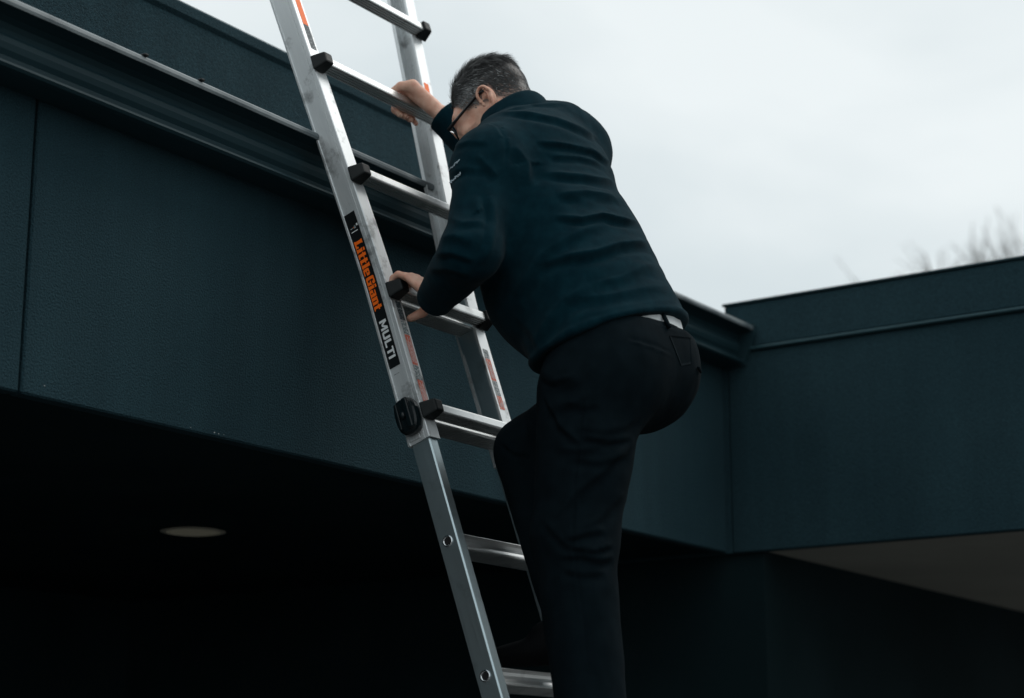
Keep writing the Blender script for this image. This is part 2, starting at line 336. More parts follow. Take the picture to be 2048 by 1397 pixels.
# outer rungs with black end caps (front of the rails)
ORP = [(-.0178, .0095), (.008, .0105), (.0115, .009), (.0125, .006), (.0125, -.006), (.0115, -.0085)]
wv = .0095
while wv > -.015:
    ORP += [(wv, -.0100), (wv - .0006, -.0062), (wv - .0034, -.0062), (wv - .0040, -.0100)]; wv -= .0066
ORP += [(-.0178, -.0095)]
def cap_bm(sd, x):
    b = box_bm(-.0185, .0185, -.0195, .0172, -.0205, .0160, .004, 2)       # x across, y = -w, z = s
    for v in b.verts:
        t = (v.co.y + .0195) / .0367                                     # 0 at the front, 1 at the rail
        if v.co.x * sd > 0: v.co.x += sd * (.003 * t - .009 * (1 - t))   # outer side flares back to the rail
        if v.co.z < 0: v.co.z += .008 * (1 - t)
        if v.co.z > 0 and v.co.x * sd > 0: v.co.z += .004 * t
    for v in b.verts: v.co += Vector((x, 0, 0))
    return b
for i in range(-1, 6):
    s = .3048 * (5 - i)
    rg = extrude_profile('outer_rung', ORP, [(lambda p, q, x=x: LV(x, p * 1.08 - (.0015), q * 1.2 + s)) for x in (-.160 - flare(s, -1), .160 + flare(s, 1))], M_rung, lad)
    for sd in (-1, 1):
        b = cap_bm(sd, sd * (.1715 + flare(s, sd)))
        for v in b.verts: v.co.z += s + S0
        from_bm('rung_end_cap', b, M_black, rg)
# inner rungs (between the inner rails)
IRP = [(-.030, .0185), (-.0275, .0195), (-.0265, .0180), (-.0315, .0135), (-.0345, .0085), (-.0355, .003), (-.0335, -.002), (-.0295, -.0055), (-.0262, -.0068), (-.0245, -.0085), (-.0245, -.0105), (-.0262, -.0122)]
wv = -.0285
while wv > -.064:
    IRP += [(wv, -.0125), (wv - .0006, -.0092), (wv - .0028, -.0092), (wv - .0034, -.0125)]; wv -= .0060
IRP += [(-.068, -.0125), (-.070, -.010), (-.070, .016), (-.068, .0185)]
for i in range(4, 13):
    s = .3048 * (5 - i) - .002
    rg = extrude_profile('inner_rung', IRP, [(lambda p, q, x=x: LV(x, p, q * 1.22 + s - .002)) for x in (-.1606 + KX, .1606 - KX)], M_rung, lad)
    for sd in (-1, 1):                                                   # flared ends of the rung tubes showing through the rails
        if s > -.15: continue
        b = bmesh.new(); n = 28
        prof = [(.0128, .0), (.0128, .0014), (.0108, .0024), (.0090, .0016), (.0086, -.001)]
        rings = [[b.verts.new((sd * (.1922 - KX + h), .049 + r * math.cos(a), s + .010 + S0 + r * math.sin(a))) for a in np.linspace(0, 2 * math.pi, n + 1)[:-1]] for r, h in prof]
        for a, c in zip(rings, rings[1:]):
            for k in range(n): b.faces.new((a[k], a[(k + 1) % n], c[(k + 1) % n], c[k]))
        gm = from_bm('grommet', b, M_ring, rg, True)
        b = bmesh.new(); b.faces.new([b.verts.new((sd * (.1926 - KX), .049 + .0089 * math.cos(a), s + .010 + S0 + .0089 * math.sin(a))) for a in np.linspace(0, 2 * math.pi, n + 1)[:-1]])
        from_bm('hole', b, M_hole, gm)
# lock knobs on the rail sides
for sd in (-1, 1):
    b = bmesh.new()
    outline = []
    for a in np.linspace(0, 2 * math.pi, 33)[:-1]:
        c, s_ = math.cos(a), math.sin(a); outline.append((.0275 * math.copysign(abs(c) ** .72, c), .041 * math.copysign(abs(s_) ** .72, s_)))
    lay = [(1.0, .0), (1.04, .006), (1.04, .016), (1.0, .022), (.9, .0265), (.62, .028)]
    rings = [[b.verts.new((sd * (.1995 - KX + h), .049 + y * k, -.001 + z * k + S0)) for y, z in outline] for k, h in lay]
    for a, c in zip(rings, rings[1:]):
        for k in range(32): b.faces.new((a[k], a[(k + 1) % 32], c[(k + 1) % 32], c[k]))
    b.faces.new(rings[-1]); b.faces.new(rings[0])
    kn = from_bm('lock_knob', b, M_knob, lad, False)
    # raised grip ridge across the knob and the centre pin
    g = box_bm(-.0045, .0045, -.0068, .0068, -.036, .036, .003, 2)
    for v in g.verts: v.co = Vector((sd * (.2305 - KX + v.co.x), .045 + v.co.y - .010, -.001 + v.co.z + S0))
    from_bm('grip_ridge', g, M_knob, kn)
    g = box_bm(-.0035, .0035, -.004, .004, -.031, .031, .002, 2)
    for v in g.verts: v.co = Vector((sd * (.2295 - KX + v.co.x), .045 + v.co.y + .018, -.001 + v.co.z + S0))
    from_bm('grip_ridge', g, M_knob, kn)
    g = bmesh.new(); bmesh.ops.create_uvsphere(g, u_segments=16, v_segments=10, radius=.0085)
    for v in g.verts: v.co = Vector((sd * (.2295 - KX + v.co.x * .8), .051 + v.co.y, -.001 + v.co.z + S0))
    from_bm('lock_pin', g, M_knob, kn, True)
    # steel backing plate of the lock
    ladder_box('lock_plate', min(sd * (.1965 - KX), sd * (.1992 - KX)), max(sd * (.1965 - KX), sd * (.1992 - KX)), -.0712, -.0415, -.053, .050, M_rail, kn, .0006)
# brand label on the outer side of the left rail: recessed flat, w from -.0722 to -.0405
def side_pt(w, s, lift): return LV(-(.1962 - KX + flare(s) + lift), w, s)
def side_sheet(name, w0, w1, s0, s1, lift, m, par, n=10):
    V = []; F = []
    for k in range(n + 1):
        s = s0 + (s1 - s0) * k / n; V += [side_pt(w0, s, lift), side_pt(w1, s, lift)]
    for k in range(n): F.append((2 * k, 2 * k + 1, 2 * k + 3, 2 * k + 2))
    b = bmesh.new(); vv = [b.verts.new(v) for v in V]
    for f in F: b.faces.new([vv[i] for i in f])
    o = from_bm(name, b, m, par)
    return o
label = side_sheet('brand_label', -.0718, -.0412, .130, .529, .0006, M_label, lad, 16)
def box4(x0, y0, x1, y1): return ((x0, y0), (x1, y0), (x1, y1), (x0, y1))
GLYPH = {   # heavy letters as strokes: (advance, strokes)
 'S': (.86, [box4(.06, 0, .40, 1), box4(0, .88, .46, 1), box4(0, 0, .80, .20), box4(.60, 0, .80, .36)]), 'i': (.50, [box4(.06, 0, .40, .70), box4(0, 0, .46, .13), box4(0, .60, .40, .70), box4(.06, .79, .40, 1)]),
 't': (.62, [box4(.10, .04, .42, .95), box4(0, .56, .58, .70), box4(.14, 0, .58, .15)]), 'l': (.50, [box4(.06, 0, .40, 1), box4(0, 0, .46, .13), box4(0, .88, .40, 1)]),
 'e': (.80, [box4(0, .08, .30, .64), box4(.06, .58, .66, .72), box4(.46, .34, .74, .64), box4(.1, .31, .74, .42), box4(.06, 0, .70, .15)]),
 'G': (.95, [box4(0, .08, .34, .92), box4(.08, .82, .82, 1), box4(.58, .66, .88, .94), box4(.08, 0, .84, .19), box4(.58, .04, .88, .46), box4(.46, .40, .92, .53)]),
 'a': (.84, [box4(.46, 0, .76, .66), box4(.08, .58, .70, .72), box4(0, .06, .30, .40), box4(.06, .32, .60, .43), box4(.06, 0, .60, .14), box4(.46, 0, .82, .12)]),
 'n': (.88, [box4(.04, 0, .36, .70), box4(0, .60, .36, .72), box4(.24, .57, .74, .72), box4(.48, 0, .80, .62), box4(0, 0, .40, .11), box4(.44, 0, .84, .11)]),
 'M': (1.16, [box4(0, 0, .24, 1), box4(.80, 0, 1.04, 1), ((.02, 1), (.27, 1), (.62, .22), (.42, .22)), ((.77, 1), (1.02, 1), (.62, .22), (.42, .22))]),
 'U': (.96, [box4(0, .12, .25, 1), box4(.58, .12, .83, 1), box4(.08, 0, .75, .23)]), 'I': (.40, [box4(0, 0, .25, 1)]), 'T': (.88, [box4(0, .79, .80, 1), box4(.275, 0, .525, .9)]), 'L': (.78, [box4(0, 0, .25, 1), box4(0, 0, .70, .22)])}
def side_text(name, txt, s_top, s_bot, w_base, w_top, m, par):
    """letters read down the rail: text x runs down (-s), text y runs towards the front (+w)"""
    tot = sum(GLYPH[c][0] for c in txt); x = 0; b = bmesh.new(); lift = .0010
    for c in txt:
        adv, st = GLYPH[c]
        for q in st:
            lift += .000012
            b.faces.new([b.verts.new(side_pt(w_base + (w_top - w_base) * py, s_top + (s_bot - s_top) * (x + px) / tot, lift)) for px, py in q])
        x += adv
    return from_bm(name, b, m, par)
side_text('lettering', 'Sittle', .458, .366, -.0685, -.0455, M_orange, label)
side_text('lettering', 'Giant', .363, .276, -.0685, -.0455, M_orange, label)
side_text('lettering', 'MULTI', .249, .149, -.0660, -.0465, M_white, label)
for (w0, w1, s0, s1, m) in ((-.066, -.058, .4255, .4275, M_grey), (-.055, -.050, .424, .431, M_grey), (-.0475, -.043, .428, .4335, M_white), (-.0575, -.0555, .4262, .4285, M_orange), (-.066, -.047, .4165, .4185, M_white)):
    side_sheet('fine_print', w0, w1, s0 + .064, s1 + .064, .0011, m, label, 2)
side_sheet('fine_print', -.066, -.050, .112, .1135, .0004, M_grey, lad, 2)
# stickers on the front flanges
def front_sheet(name, sd, x0, x1, s0, s1, m, lift=.0005, par=lad, n=4):
    b = bmesh.new(); V = []
    for k in range(n + 1):
        s = s0 + (s1 - s0) * k / n; V.append((b.verts.new(LV(sd * (x0 - KX + flare(s, sd)), -.018 + lift, s)), b.verts.new(LV(sd * (x1 - KX + flare(s, sd)), -.018 + lift, s))))
    for (a, c), (d, e) in zip(V, V[1:]): b.faces.new((a, c, e, d))
    return from_bm(name, b, m, par)
for sd, rows in ((-1, ((.265, .283, M_dgrey), (.235, .264, M_dgrey), (.198, .234, M_grey), (.120, .197, M_red), (.083, .119, M_grey), (.025, .082, M_red), (1.035, 1.22, M_orange), (.965, 1.034, M_dgrey))),
                 (1, ((.205, .23, M_grey), (.145, .204, M_red), (.105, .144, M_grey), (.068, .104, M_red), (-.255, -.235, M_red), (.985, 1.045, M_orange), (.93, .984, M_dgrey)))):
    for s0, s1, m in rows:
        if s1 < 0: continue
        st_ = front_sheet('warning_sticker', sd, .164, .184, s0, s1, m)
        if m is M_red:                                                    # unreadable white print
            for k in range(4):
                x = .1675 + k * .0042; front_sheet('fine_print', sd, x, x + .0014, s0 + .006, s1 - .006 - .012 * (k % 2), M_white, .0009, st_, 1)
# small orange tag low on the right inner rail
ladder_box('warning_sticker', .176 - KX, .188 - KX, -.0234, -.0228, -.455, -.440, M_orange)

# ------------------------------------------------------------------ volume modelling for the person
class Field:
    def __init__(s, lo, hi, h):
        s.lo = np.array(lo, float); s.h = h; s.n = np.ceil((np.array(hi) - s.lo) / h).astype(int) + 1
        s.F = np.full(s.n, .12, np.float32)
    def sub(s, lo, hi):
        a = np.clip(np.floor((np.array(lo) - s.lo) / s.h).astype(int), 0, s.n); b = np.clip(np.ceil((np.array(hi) - s.lo) / s.h).astype(int) + 1, 0, s.n)
        if (b <= a).any(): return None, None
        sl = tuple(slice(i, j) for i, j in zip(a, b))
        ax = [(s.lo[i] + s.h * np.arange(a[i], b[i])).astype(np.float32) for i in range(3)]
        return sl, np.meshgrid(*ax, indexing='ij')
    @staticmethod
    def smin(a, b, k):
        if k <= 0: return np.minimum(a, b)
        h = np.maximum(k - np.abs(a - b), 0) / k
        return np.minimum(a, b) - h * h * k * .25
    def tube(s, st, k=.02, sub=4, mar=.045, grow=0.):
        """st: list of (centre, a, b, axis for a); elliptical sections"""
        C = np.array([q[0] for q in st], float); A = np.array([[q[1] + grow, q[2] + grow] for q in st]); X = np.array([q[3] if len(q) > 3 else (1, 0, 0) for q in st], float)
        n = len(st)
        def cr(P, t):
            i = min(int(t), n - 2); u = t - i; p0, p1, p2, p3 = P[max(i - 1, 0)], P[i], P[i + 1], P[min(i + 2, n - 1)]
            return .5 * (2 * p1 + (p2 - p0) * u + (2 * p0 - 5 * p1 + 4 * p2 - p3) * u * u + (3 * p1 - p0 - 3 * p2 + p3) * u ** 3)
        ts = np.linspace(0, n - 1, (n - 1) * sub + 1)
        c = np.array([cr(C, t) for t in ts]); ab = np.array([cr(A, t) for t in ts]); xx = np.array([cr(X, t) for t in ts])
        r = ab.max() + mar
        sl, G = s.sub(c.min(0) - r, c.max(0) + r)
        if sl is None: return
        D = np.full(G[0].shape, .12, np.float32)
        lo0 = np.array([g.flat[0] for g in G])
        for i in range(len(ts) - 1):
            p, q = c[i], c[i + 1]; rr = max(ab[i].max(), ab[i + 1].max()) + mar
            a0 = np.clip(((np.minimum(p, q) - rr - lo0) / s.h).astype(int), 0, D.shape); b0 = np.clip(((np.maximum(p, q) + rr - lo0) / s.h).astype(int) + 2, 0, D.shape)
            if (b0 <= a0).any(): continue
            ss = tuple(slice(u, v) for u, v in zip(a0, b0)); gx, gy, gz = (g[ss] for g in G)
            d = q - p; L = np.linalg.norm(d); d = d / L
            ex = xx[i] + xx[i + 1]; ex = ex - d * ex.dot(d); ex /= np.linalg.norm(ex); ey = np.cross(d, ex)
            dx, dy, dz = gx - p[0], gy - p[1], gz - p[2]
            al = dx * d[0] + dy * d[1] + dz * d[2]; t = np.clip(al / L, 0, 1); ax_ = al - t * L
            ra = ab[i][0] + (ab[i + 1][0] - ab[i][0]) * t; rb = ab[i][1] + (ab[i + 1][1] - ab[i][1]) * t; rc = np.minimum(ra, rb)
            u = dx * ex[0] + dy * ex[1] + dz * ex[2]; v = dx * ey[0] + dy * ey[1] + dz * ey[2]
            k1 = np.sqrt((u / ra) ** 2 + (v / rb) ** 2 + (ax_ / rc) ** 2) + 1e-6; k2 = np.sqrt((u / ra ** 2) ** 2 + (v / rb ** 2) ** 2 + (ax_ / rc ** 2) ** 2) + 1e-6
            D[ss] = np.minimum(D[ss], k1 * (k1 - 1) / k2)
        s.F[sl] = s.smin(s.F[sl], D, k)
    def ell(s, c, r, Rm=None, k=.02, cut=False):
        c = np.array(c, float); r = np.array(r, float); Rm = np.eye(3) if Rm is None else np.array(Rm)
        m = r.max() + .045; sl, G = s.sub(c - m, c + m)
        if sl is None: return
        d = [G[i] - c[i] for i in range(3)]; q = [sum(d[i] * Rm[i, j] for i in range(3)) for j in range(3)]
        k1 = np.sqrt(sum((q[j] / r[j]) ** 2 for j in range(3))) + 1e-6; k2 = np.sqrt(sum((q[j] / r[j] ** 2) ** 2 for j in range(3))) + 1e-6
        D = k1 * (k1 - 1) / k2
        s.F[sl] = -s.smin(-s.F[sl], D, k) if cut else s.smin(s.F[sl], D, k)
    def plane(s, p, n, k=0.):
        """remove everything on the side n points to"""
        sl, G = s.sub(s.lo, s.lo + s.h * s.n); p = np.array(p, float); n = np.array(n, float); n /= np.linalg.norm(n)
        D = (sum((G[i] - p[i]) * n[i] for i in range(3))).astype(np.float32)
        s.F[sl] = -s.smin(-s.F[sl], -D, k)
    def mesh(s, smooth=2):
        F = s.F; I = F < 0; nx, ny, nz = F.shape
        cnt = np.zeros((nx - 1, ny - 1, nz - 1), np.int8)
        offs = [(a, b, c) for a in (0, 1) for b in (0, 1) for c in (0, 1)]
        for a, b, c in offs: cnt += I[a:nx - 1 + a, b:ny - 1 + b, c:nz - 1 + c]
        act = (cnt > 0) & (cnt < 8); idx = np.argwhere(act); vid = np.full(act.shape, -1, np.int32); vid[act] = np.arange(len(idx))
        val = {o: F[idx[:, 0] + o[0], idx[:, 1] + o[1], idx[:, 2] + o[2]] for o in offs}
        S = np.zeros((len(idx), 3)); W = np.zeros(len(idx))
        for o in offs:
            for ax in range(3):
                if o[ax]: continue
                o2 = list(o); o2[ax] = 1; o2 = tuple(o2); v1, v2 = val[o], val[o2]; m = (v1 < 0) != (v2 < 0)
                t = np.where(m, v1 / np.where(m, v1 - v2, 1), 0); pt = np.tile(np.array(o, float), (len(idx), 1)); pt[:, ax] = t
                S[m] += pt[m]; W[m] += 1
        V = s.lo + s.h * (idx + S / W[:, None]); Q = []
        for ax in range(3):
            a1, a2 = (ax + 1) % 3, (ax + 2) % 3
            sl1 = [slice(1, -1)] * 3; sl1[ax] = slice(0, -1); sl2 = list(sl1); sl2[ax] = slice(1, None)
            A, B = I[tuple(sl1)], I[tuple(sl2)]; e = np.argwhere(A != B); flip = A[A != B]
            e = e + 1; e[:, ax] -= 1
            def g(d1, d2):
                q = e.copy(); q[:, a1] -= d1; q[:, a2] -= d2; return vid[q[:, 0], q[:, 1], q[:, 2]]
            q = np.stack([g(1, 1), g(0, 1), g(0, 0), g(1, 0)], 1); q[~flip] = q[~flip][:, ::-1]; Q.append(q)
        Q = np.concatenate(Q)
        Q = Q[(Q >= 0).all(1)]
        return V if not smooth else lap(V, Q, smooth), Q
def edges_of(Q): return np.concatenate([Q[:, [0, 1]], Q[:, [1, 2]], Q[:, [2, 3]], Q[:, [3, 0]]])
def lap(V, Q, it, lam=.5):
    e = edges_of(Q); n = len(V); deg = np.bincount(e[:, 0], minlength=n) + np.bincount(e[:, 1], minlength=n); deg = np.maximum(deg, 1)
    V = V.copy()
    for k in range(it):
        for l in (lam, -lam * 1.03):
            M_ = np.stack([np.bincount(e[:, 0], V[e[:, 1], i], n) + np.bincount(e[:, 1], V[e[:, 0], i], n) for i in range(3)], 1) / deg[:, None]
            V = V + l * (M_ - V)
    return V
def normals(V, Q):
    fn = np.cross(V[Q[:, 2]] - V[Q[:, 0]], V[Q[:, 3]] - V[Q[:, 1]]); Nn = np.zeros_like(V)
    for i in range(4):
        for a in range(3): Nn[:, a] += np.bincount(Q[:, i], fn[:, a], len(V))
    return Nn / (np.linalg.norm(Nn, axis=1)[:, None] + 1e-12)
def np_mesh(name, V, Q, m, parent=None, origin=(0, 0, 0)):
    me = bpy.data.meshes.new(name); V = np.asarray(V) - np.array(origin)
    me.vertices.add(len(V)); me.vertices.foreach_set('co', V.astype(np.float32).ravel())
    me.loops.add(Q.size); me.loops.foreach_set('vertex_index', Q.astype(np.int32).ravel())
    me.polygons.add(len(Q)); me.polygons.foreach_set('loop_start', np.arange(0, Q.size, Q.shape[1], dtype=np.int32))
    me.update(calc_edges=True); me.validate(); me.polygons.foreach_set('use_smooth', [True] * len(me.polygons)); me.materials.append(m)
    o = bpy.data.objects.new(name, me); COL.objects.link(o); o.parent = parent
    return o
# camera rays, used only to find where a seen crease lies on the cloth surface
_fh = np.array([math.cos(R(CAM_AZ)), math.sin(R(CAM_AZ)), 0]); _z = np.array([0, 0, 1.])
_fw = _fh * math.cos(R(CAM_PITCH)) + _z * math.sin(R(CAM_PITCH)); _rt = np.array([_fh[1], -_fh[0], 0]); _up = _z * math.cos(R(CAM_PITCH)) - _fh * math.sin(R(CAM_PITCH))
def sight(px, py): d = _fw + _rt * (px - 1024) / CAM_F - _up * (py - 698.5) / CAM_F; return Vector(d / np.linalg.norm(d))
def folds(V, Q, lines, default=(.007, .013)):
    """raise a crease along each line: list of (points, amplitude, width, valley side offset)"""
    tree = BVHTree.FromPolygons(V.tolist(), Q.tolist()); Nn = normals(V, Q); D = np.zeros(len(V))
    for ln in lines:
        pts = ln[0]; amp, wid = ln[1:3] if len(ln) > 2 else default
        P = []
        for (x0, y0), (x1, y1) in zip(pts, pts[1:]):
            for t in np.linspace(0, 1, 9)[:-1]: 
                h = tree.ray_cast(CAM_LOC, sight(x0 + (x1 - x0) * t, y0 + (y1 - y0) * t))
                if h[0] is not None: P.append(h[0][:])
        h = tree.ray_cast(CAM_LOC, sight(*pts[-1]))
        if h[0] is not None: P.append(h[0][:])
        if len(P) < 3: continue
        P = np.array(P); lo, hi = P.min(0) - 4 * wid, P.max(0) + 4 * wid
        sel = np.where(((V > lo) & (V < hi)).all(1))[0]
        if not len(sel): continue
        best = np.full(len(sel), 1e9); sg = np.zeros(len(sel)); tt = np.zeros(len(sel))
        n = len(P) - 1
        for i in range(n):
            a, b = P[i], P[i + 1]; d = b - a; L2 = max(d.dot(d), 1e-9); w = V[sel] - a; t = np.clip(w @ d / L2, 0, 1); o = w - t[:, None] * d; r = np.linalg.norm(o, axis=1)
            m = r < best; best[m] = r[m]; sg[m] = (o @ _up)[m]; tt[m] = ((i + t) / n)[m]
        env = np.clip(np.minimum(tt, 1 - tt) * 5, 0, 1) ** .7
        x = np.sign(sg) * best
        D[sel] += amp * env * (np.where(x > 0, np.exp(-np.abs(x) / (1.25 * wid)), np.exp(-(x / (.75 * wid)) ** 2)) - .7 * np.exp(-((x + 1.7 * wid) / (1.0 * wid)) ** 2))
    return V + Nn * D[:, None]
def wob(V, f, seed):
    r = np.random.default_rng(seed); o = np.zeros(len(V))
    for k in range(7):
        d = r.normal(size=3); d /= np.linalg.norm(d); o += np.sin(V @ d * f * r.uniform(.6, 1.6) + r.uniform(0, 6.28) + 1.3 * np.sin(V @ r.normal(size=3) * f * .5))
    return o / 7

def ridges(V, f, seed, axis):
    """sharp-crested irregular creases running roughly across the given axis, strong only in patches"""
    r = np.random.default_rng(seed); o = np.zeros(len(V)); axis = np.array(axis, float)
    for k in range(6):
        d = axis / np.linalg.norm(axis) + r.normal(size=3) * .45; d /= np.linalg.norm(d)
        ph = V @ d * f * r.uniform(.7, 1.7) + r.uniform(0, 6.28) + 1.6 * wob(V, f * .35, seed * 7 + k) * 2
        g = np.clip(wob(V, 11, seed * 13 + k) * 3.2, 0, 1)
        o += g * (1 - 2 * np.abs(np.sin(ph * .5)) ** .8) * .5
    return o / 2.2
# ---- joints (metres, world)
SHL, ELL, WRL = np.array((3.230, 2.262, 2.970)), np.array((3.130, 2.240, 2.745)), np.array((3.262, 2.432, 2.700))
SHR, ELR, WRR = np.array((3.585, 2.265, 3.105)), np.array((3.66, 2.43, 3.035)), np.array((3.550, 2.620, 3.257))
HIPL, KNL, ANL = np.array((3.300, 2.050, 2.440)), np.array((3.280, 2.080, 2.105)), np.array((3.280, 2.035, 1.690))
HIPR, KNR, ANR = np.array((3.530, 2.045, 2.530)), np.array((3.445, 2.305, 2.365)), np.array((3.452, 2.195, 1.985))
HEAD = np.array((3.420, 2.385, 3.190))
LAT = (1, -.03, .16)             # the shoulders tilt: right one higher
torso = [((3.42, 2.035, 2.50), .190, .150, (1, 0, 0)), ((3.42, 2.063, 2.581), .197, .160, (1, 0, .02)), ((3.42, 2.145, 2.710), .210, .176, (1, 0, .05)), ((3.42, 2.208, 2.820), .216, .180, (1, 0, .08)),
         ((3.425, 2.254, 2.923), .220, .158, LAT), ((3.425, 2.266, 3.000), .212, .142, LAT), ((3.425, 2.276, 3.058), .165, .105, LAT), ((3.417, 2.300, 3.115), .085, .075, LAT)]
def arm(F, sh, el, wr, r0, r1, r2, k=.03):
    F.tube([(sh, r0, r0), ((sh + el) / 2, (r0 + r1) / 2 * 1.02, (r0 + r1) / 2), (el, r1, r1)], k); 
    F.tube([(el, r1, r1), (el * .6 + wr * .4, r1 * .98, r1 * .95), (wr, r2, r2)], k * .8)
head_rot = Matrix.Rotation(R(9), 3, 'Z') @ Matrix.Rotation(R(-37), 3, 'X')       # turned a little to his left, bowed
HR = np.array(head_rot)
def hp(x, y, z): return HEAD + HR @ np.array((x, y, z))                             # head frame: x right, y forward, z up

# ---- body (skin): one surface, 4 mm grid
B = Field((2.98, 1.80, 1.56), (3.80, 2.86, 3.40), .004)
B.tube([(c, a - .024, b - .024, x) for c, a, b, x in torso[1:]], .03, 3)
for sh, el, wr in ((SHL, ELL, WRL), (SHR, ELR, WRR)): arm(B, sh, el, wr, .052, .042, .029)
B.tube([(HIPL, .075, .075), ((HIPL + KNL) / 2, .07, .07), (KNL, .055, .055)], .03); B.tube([(KNL, .055, .055), (KNL * .6 + ANL * .4, .052, .052), (ANL, .038, .038)], .02)
B.tube([(HIPR, .075, .075), ((HIPR + KNR) / 2, .07, .07), (KNR, .055, .055)], .03); B.tube([(KNR, .055, .055), (KNR * .6 + ANR * .4, .052, .052), (ANR, .038, .038)], .02)
for an in (ANL, ANR): B.tube([(an + (0, -.02, -.03), .028, .028), (an + (0, .06, -.070), .026, .018)], .02)
# neck and head
B.tube([((3.415, 2.285, 3.10), .068, .068), ((3.417, 2.33, 3.165), .062, .064), (HEAD + HR @ np.array((0, -.035, -.045)), .058, .060)], .03)
B.ell(hp(0, -.012, .028), (.076, .094, .088), HR, .02)        # cranium
B.ell(hp(0, .025, -.02), (.066, .074, .085), HR, .03)         # face
B.ell(hp(0, .045, -.075), (.050, .048, .042), HR, .03)        # jaw, chin
B.ell(hp(0, .075, .022), (.058, .022, .018), HR, .02)         # brow
for sx in (-1, 1):
    B.ell(hp(sx * .032, .100, -.003), (.014, .012, .011), HR, .008, True); B.ell(hp(sx * .032, .085, -.003), (.0125, .0125, .0125), HR, .004)    # eye sockets, eyeballs
    B.ell(hp(sx * .045, .070, -.03), (.022, .024, .022), HR, .02)                                                  # cheekbones
B.tube([(hp(0, .098, .008), .009, .009), (hp(0, .112, -.02), .011, .010), (hp(0, .116, -.034), .015, .011)], .012)       # nose
B.tube([(hp(-.022, .086, -.060), .006, .005), (hp(0, .096, -.058), .007, .007), (hp(.022, .086, -.060), .006, .005)], .008)  # lips
B.tube([(hp(-.02, .084, -.068), .006, .005), (hp(0, .093, -.069), .007, .007), (hp(.02, .084, -.068), .006, .005)], .006)
# hands: ladder frame (x, w, s)
def hand(sd, rung_s, wr, xs, mcp, pip, dip, tip, thumb, dx=(0, 0, 0, 0)):
    """sd: direction in x from the index to the little finger"""
    W_ = wr; rad = (.0092, .0096, .0092, .0080); sc = (0, .003, .001, -.004)
    m = [np.array(LW(x, mcp[0] + c * .4, rung_s + mcp[1])) for x, c in zip(xs, sc)]
    mid = (m[0] + m[3]) / 2
    B.tube([(W_, .030, .021, (1, 0, 0)), (W_ * .55 + mid * .45, .038, .0165, (1, 0, 0)), (mid, .041, .0125, (1, 0, 0))], .012)
    for i, x in enumerate(xs):
        k = sc[i]
        q = [m[i], np.array(LW(x + dx[i] * .4, pip[0] - k, rung_s + pip[1])), np.array(LW(x + dx[i] * .8, dip[0] - k, rung_s + dip[1])), np.array(LW(x + dx[i], tip[0], rung_s + tip[1] + k))]
        r = rad[i]
        B.tube([(m[i], r * 1.12, r * 1.12), (q[1], r, r)], .006); B.tube([(q[1], r * 1.02, r), (q[2], r * .92, r * .92)], .003); B.tube([(q[2], r * .92, r * .92), (q[3], r * .82, r * .82)], .003)
    th = [np.array(LW(x, w, rung_s + s_)) for x, w, s_ in thumb]
    B.tube([(W_ * .6 + th[0] * .4, .017, .017), (th[0], .0155, .0155)], .016); B.tube([(th[0], .015, .015), (th[1], .0112, .0112)], .006); B.tube([(th[1], .0112, .0112), (th[2], .0100, .0088)], .003)
hand(-1, .3048, WRL, (3.280, 3.260, 3.240, 3.222), (.034, .013), (.011, .0275), (-.005, .0265), (-.0085, .0225), ((3.288, .040, -.040), (3.293, .006, -.050), (3.283, -.024, -.052)))
hand(1, .9144, WRR, (3.502, 3.524, 3.545, 3.565), (.010, .029), (-.026, .026), (-.036, -.002), (-.024, -.024), ((3.488, .042, .020), (3.479, .014, .033), (3.476, -.018, .030)))
bV, bQ = B.mesh(2); del B

# ---- left and right ear, finer mesh in the same body
def ear(sx):
    E = Field((-.05, -.05, -.05), (.05, .05, .05), .0016)                        # ear frame: x out, y forward, z up
    rim = [(.016, -.004 + .0165 * math.cos(a) - .004 * (1 if a > 1.5 else 0) * 0, .010 + .021 * math.sin(a)) for a in np.linspace(R(-20), R(200), 12)]
    rim = [(.010 + .006 * (1 if 2 <= i <= 9 else .3), y - .0 , z) for i, (x, y, z) in enumerate(rim)]
    rim += [(.014, -.0185, -.006), (.0125, -.0135, -.020), (.010, -.005, -.029)]
    E.tube([(p, .0038, .0034) for p in rim], .002, 3, .012)                        # helix
    E.tube([((.010, -.010, .022), .003, .003), ((.0125, -.0135, .008), .0034, .003), ((.0125, -.0095, -.010), .0036, .003), ((.011, .001, -.018), .0034, .003)], .004, 3, .012)   # antihelix
    E.ell((.004, -.006, .002), (.0075, .019, .030), None, .004)                     # base
    E.ell((.010, -.002, -.026), (.0045, .0095, .0105), None, .006)                   # lobe
    E.ell((.016, -.0005, -.003), (.0115, .0095, .0125), None, .003, True)             # concha
    E.ell((.009, .0095, -.005), (.004, .004, .0055), None, .003)                     # tragus
    V, Q = E.mesh(1); V = V * np.array((1, 1.06, 1.06))
    # lean back 12 degrees, stick out
    a = R(12); V = V @ np.array([[1, 0, 0], [0, math.cos(a), math.sin(a)], [0, -math.sin(a), math.cos(a)]])
    b_ = R(14); V = V @ np.array([[math.cos(b_), math.sin(b_), 0], [-math.sin(b_), math.cos(b_), 0], [0, 0, 1]])
    V[:, 0] *= sx; 
    if sx < 0: Q = Q[:, ::-1]
    V = V + np.array((sx * .0655, -.010, -.016)); return (HEAD + V @ HR.T), Q
for sx in (-1, 1):
    eV, eQ = ear(sx); bQ = np.concatenate([bQ, eQ + len(bV)]); bV = np.concatenate([bV, eV])
PO = np.array((3.40, 2.05, 1.573)); n_ear = 2 * len(eV); q_ear = 2 * len(eQ)
person = np_mesh('person', bV, bQ, M_skin, None, PO); person.location = PO
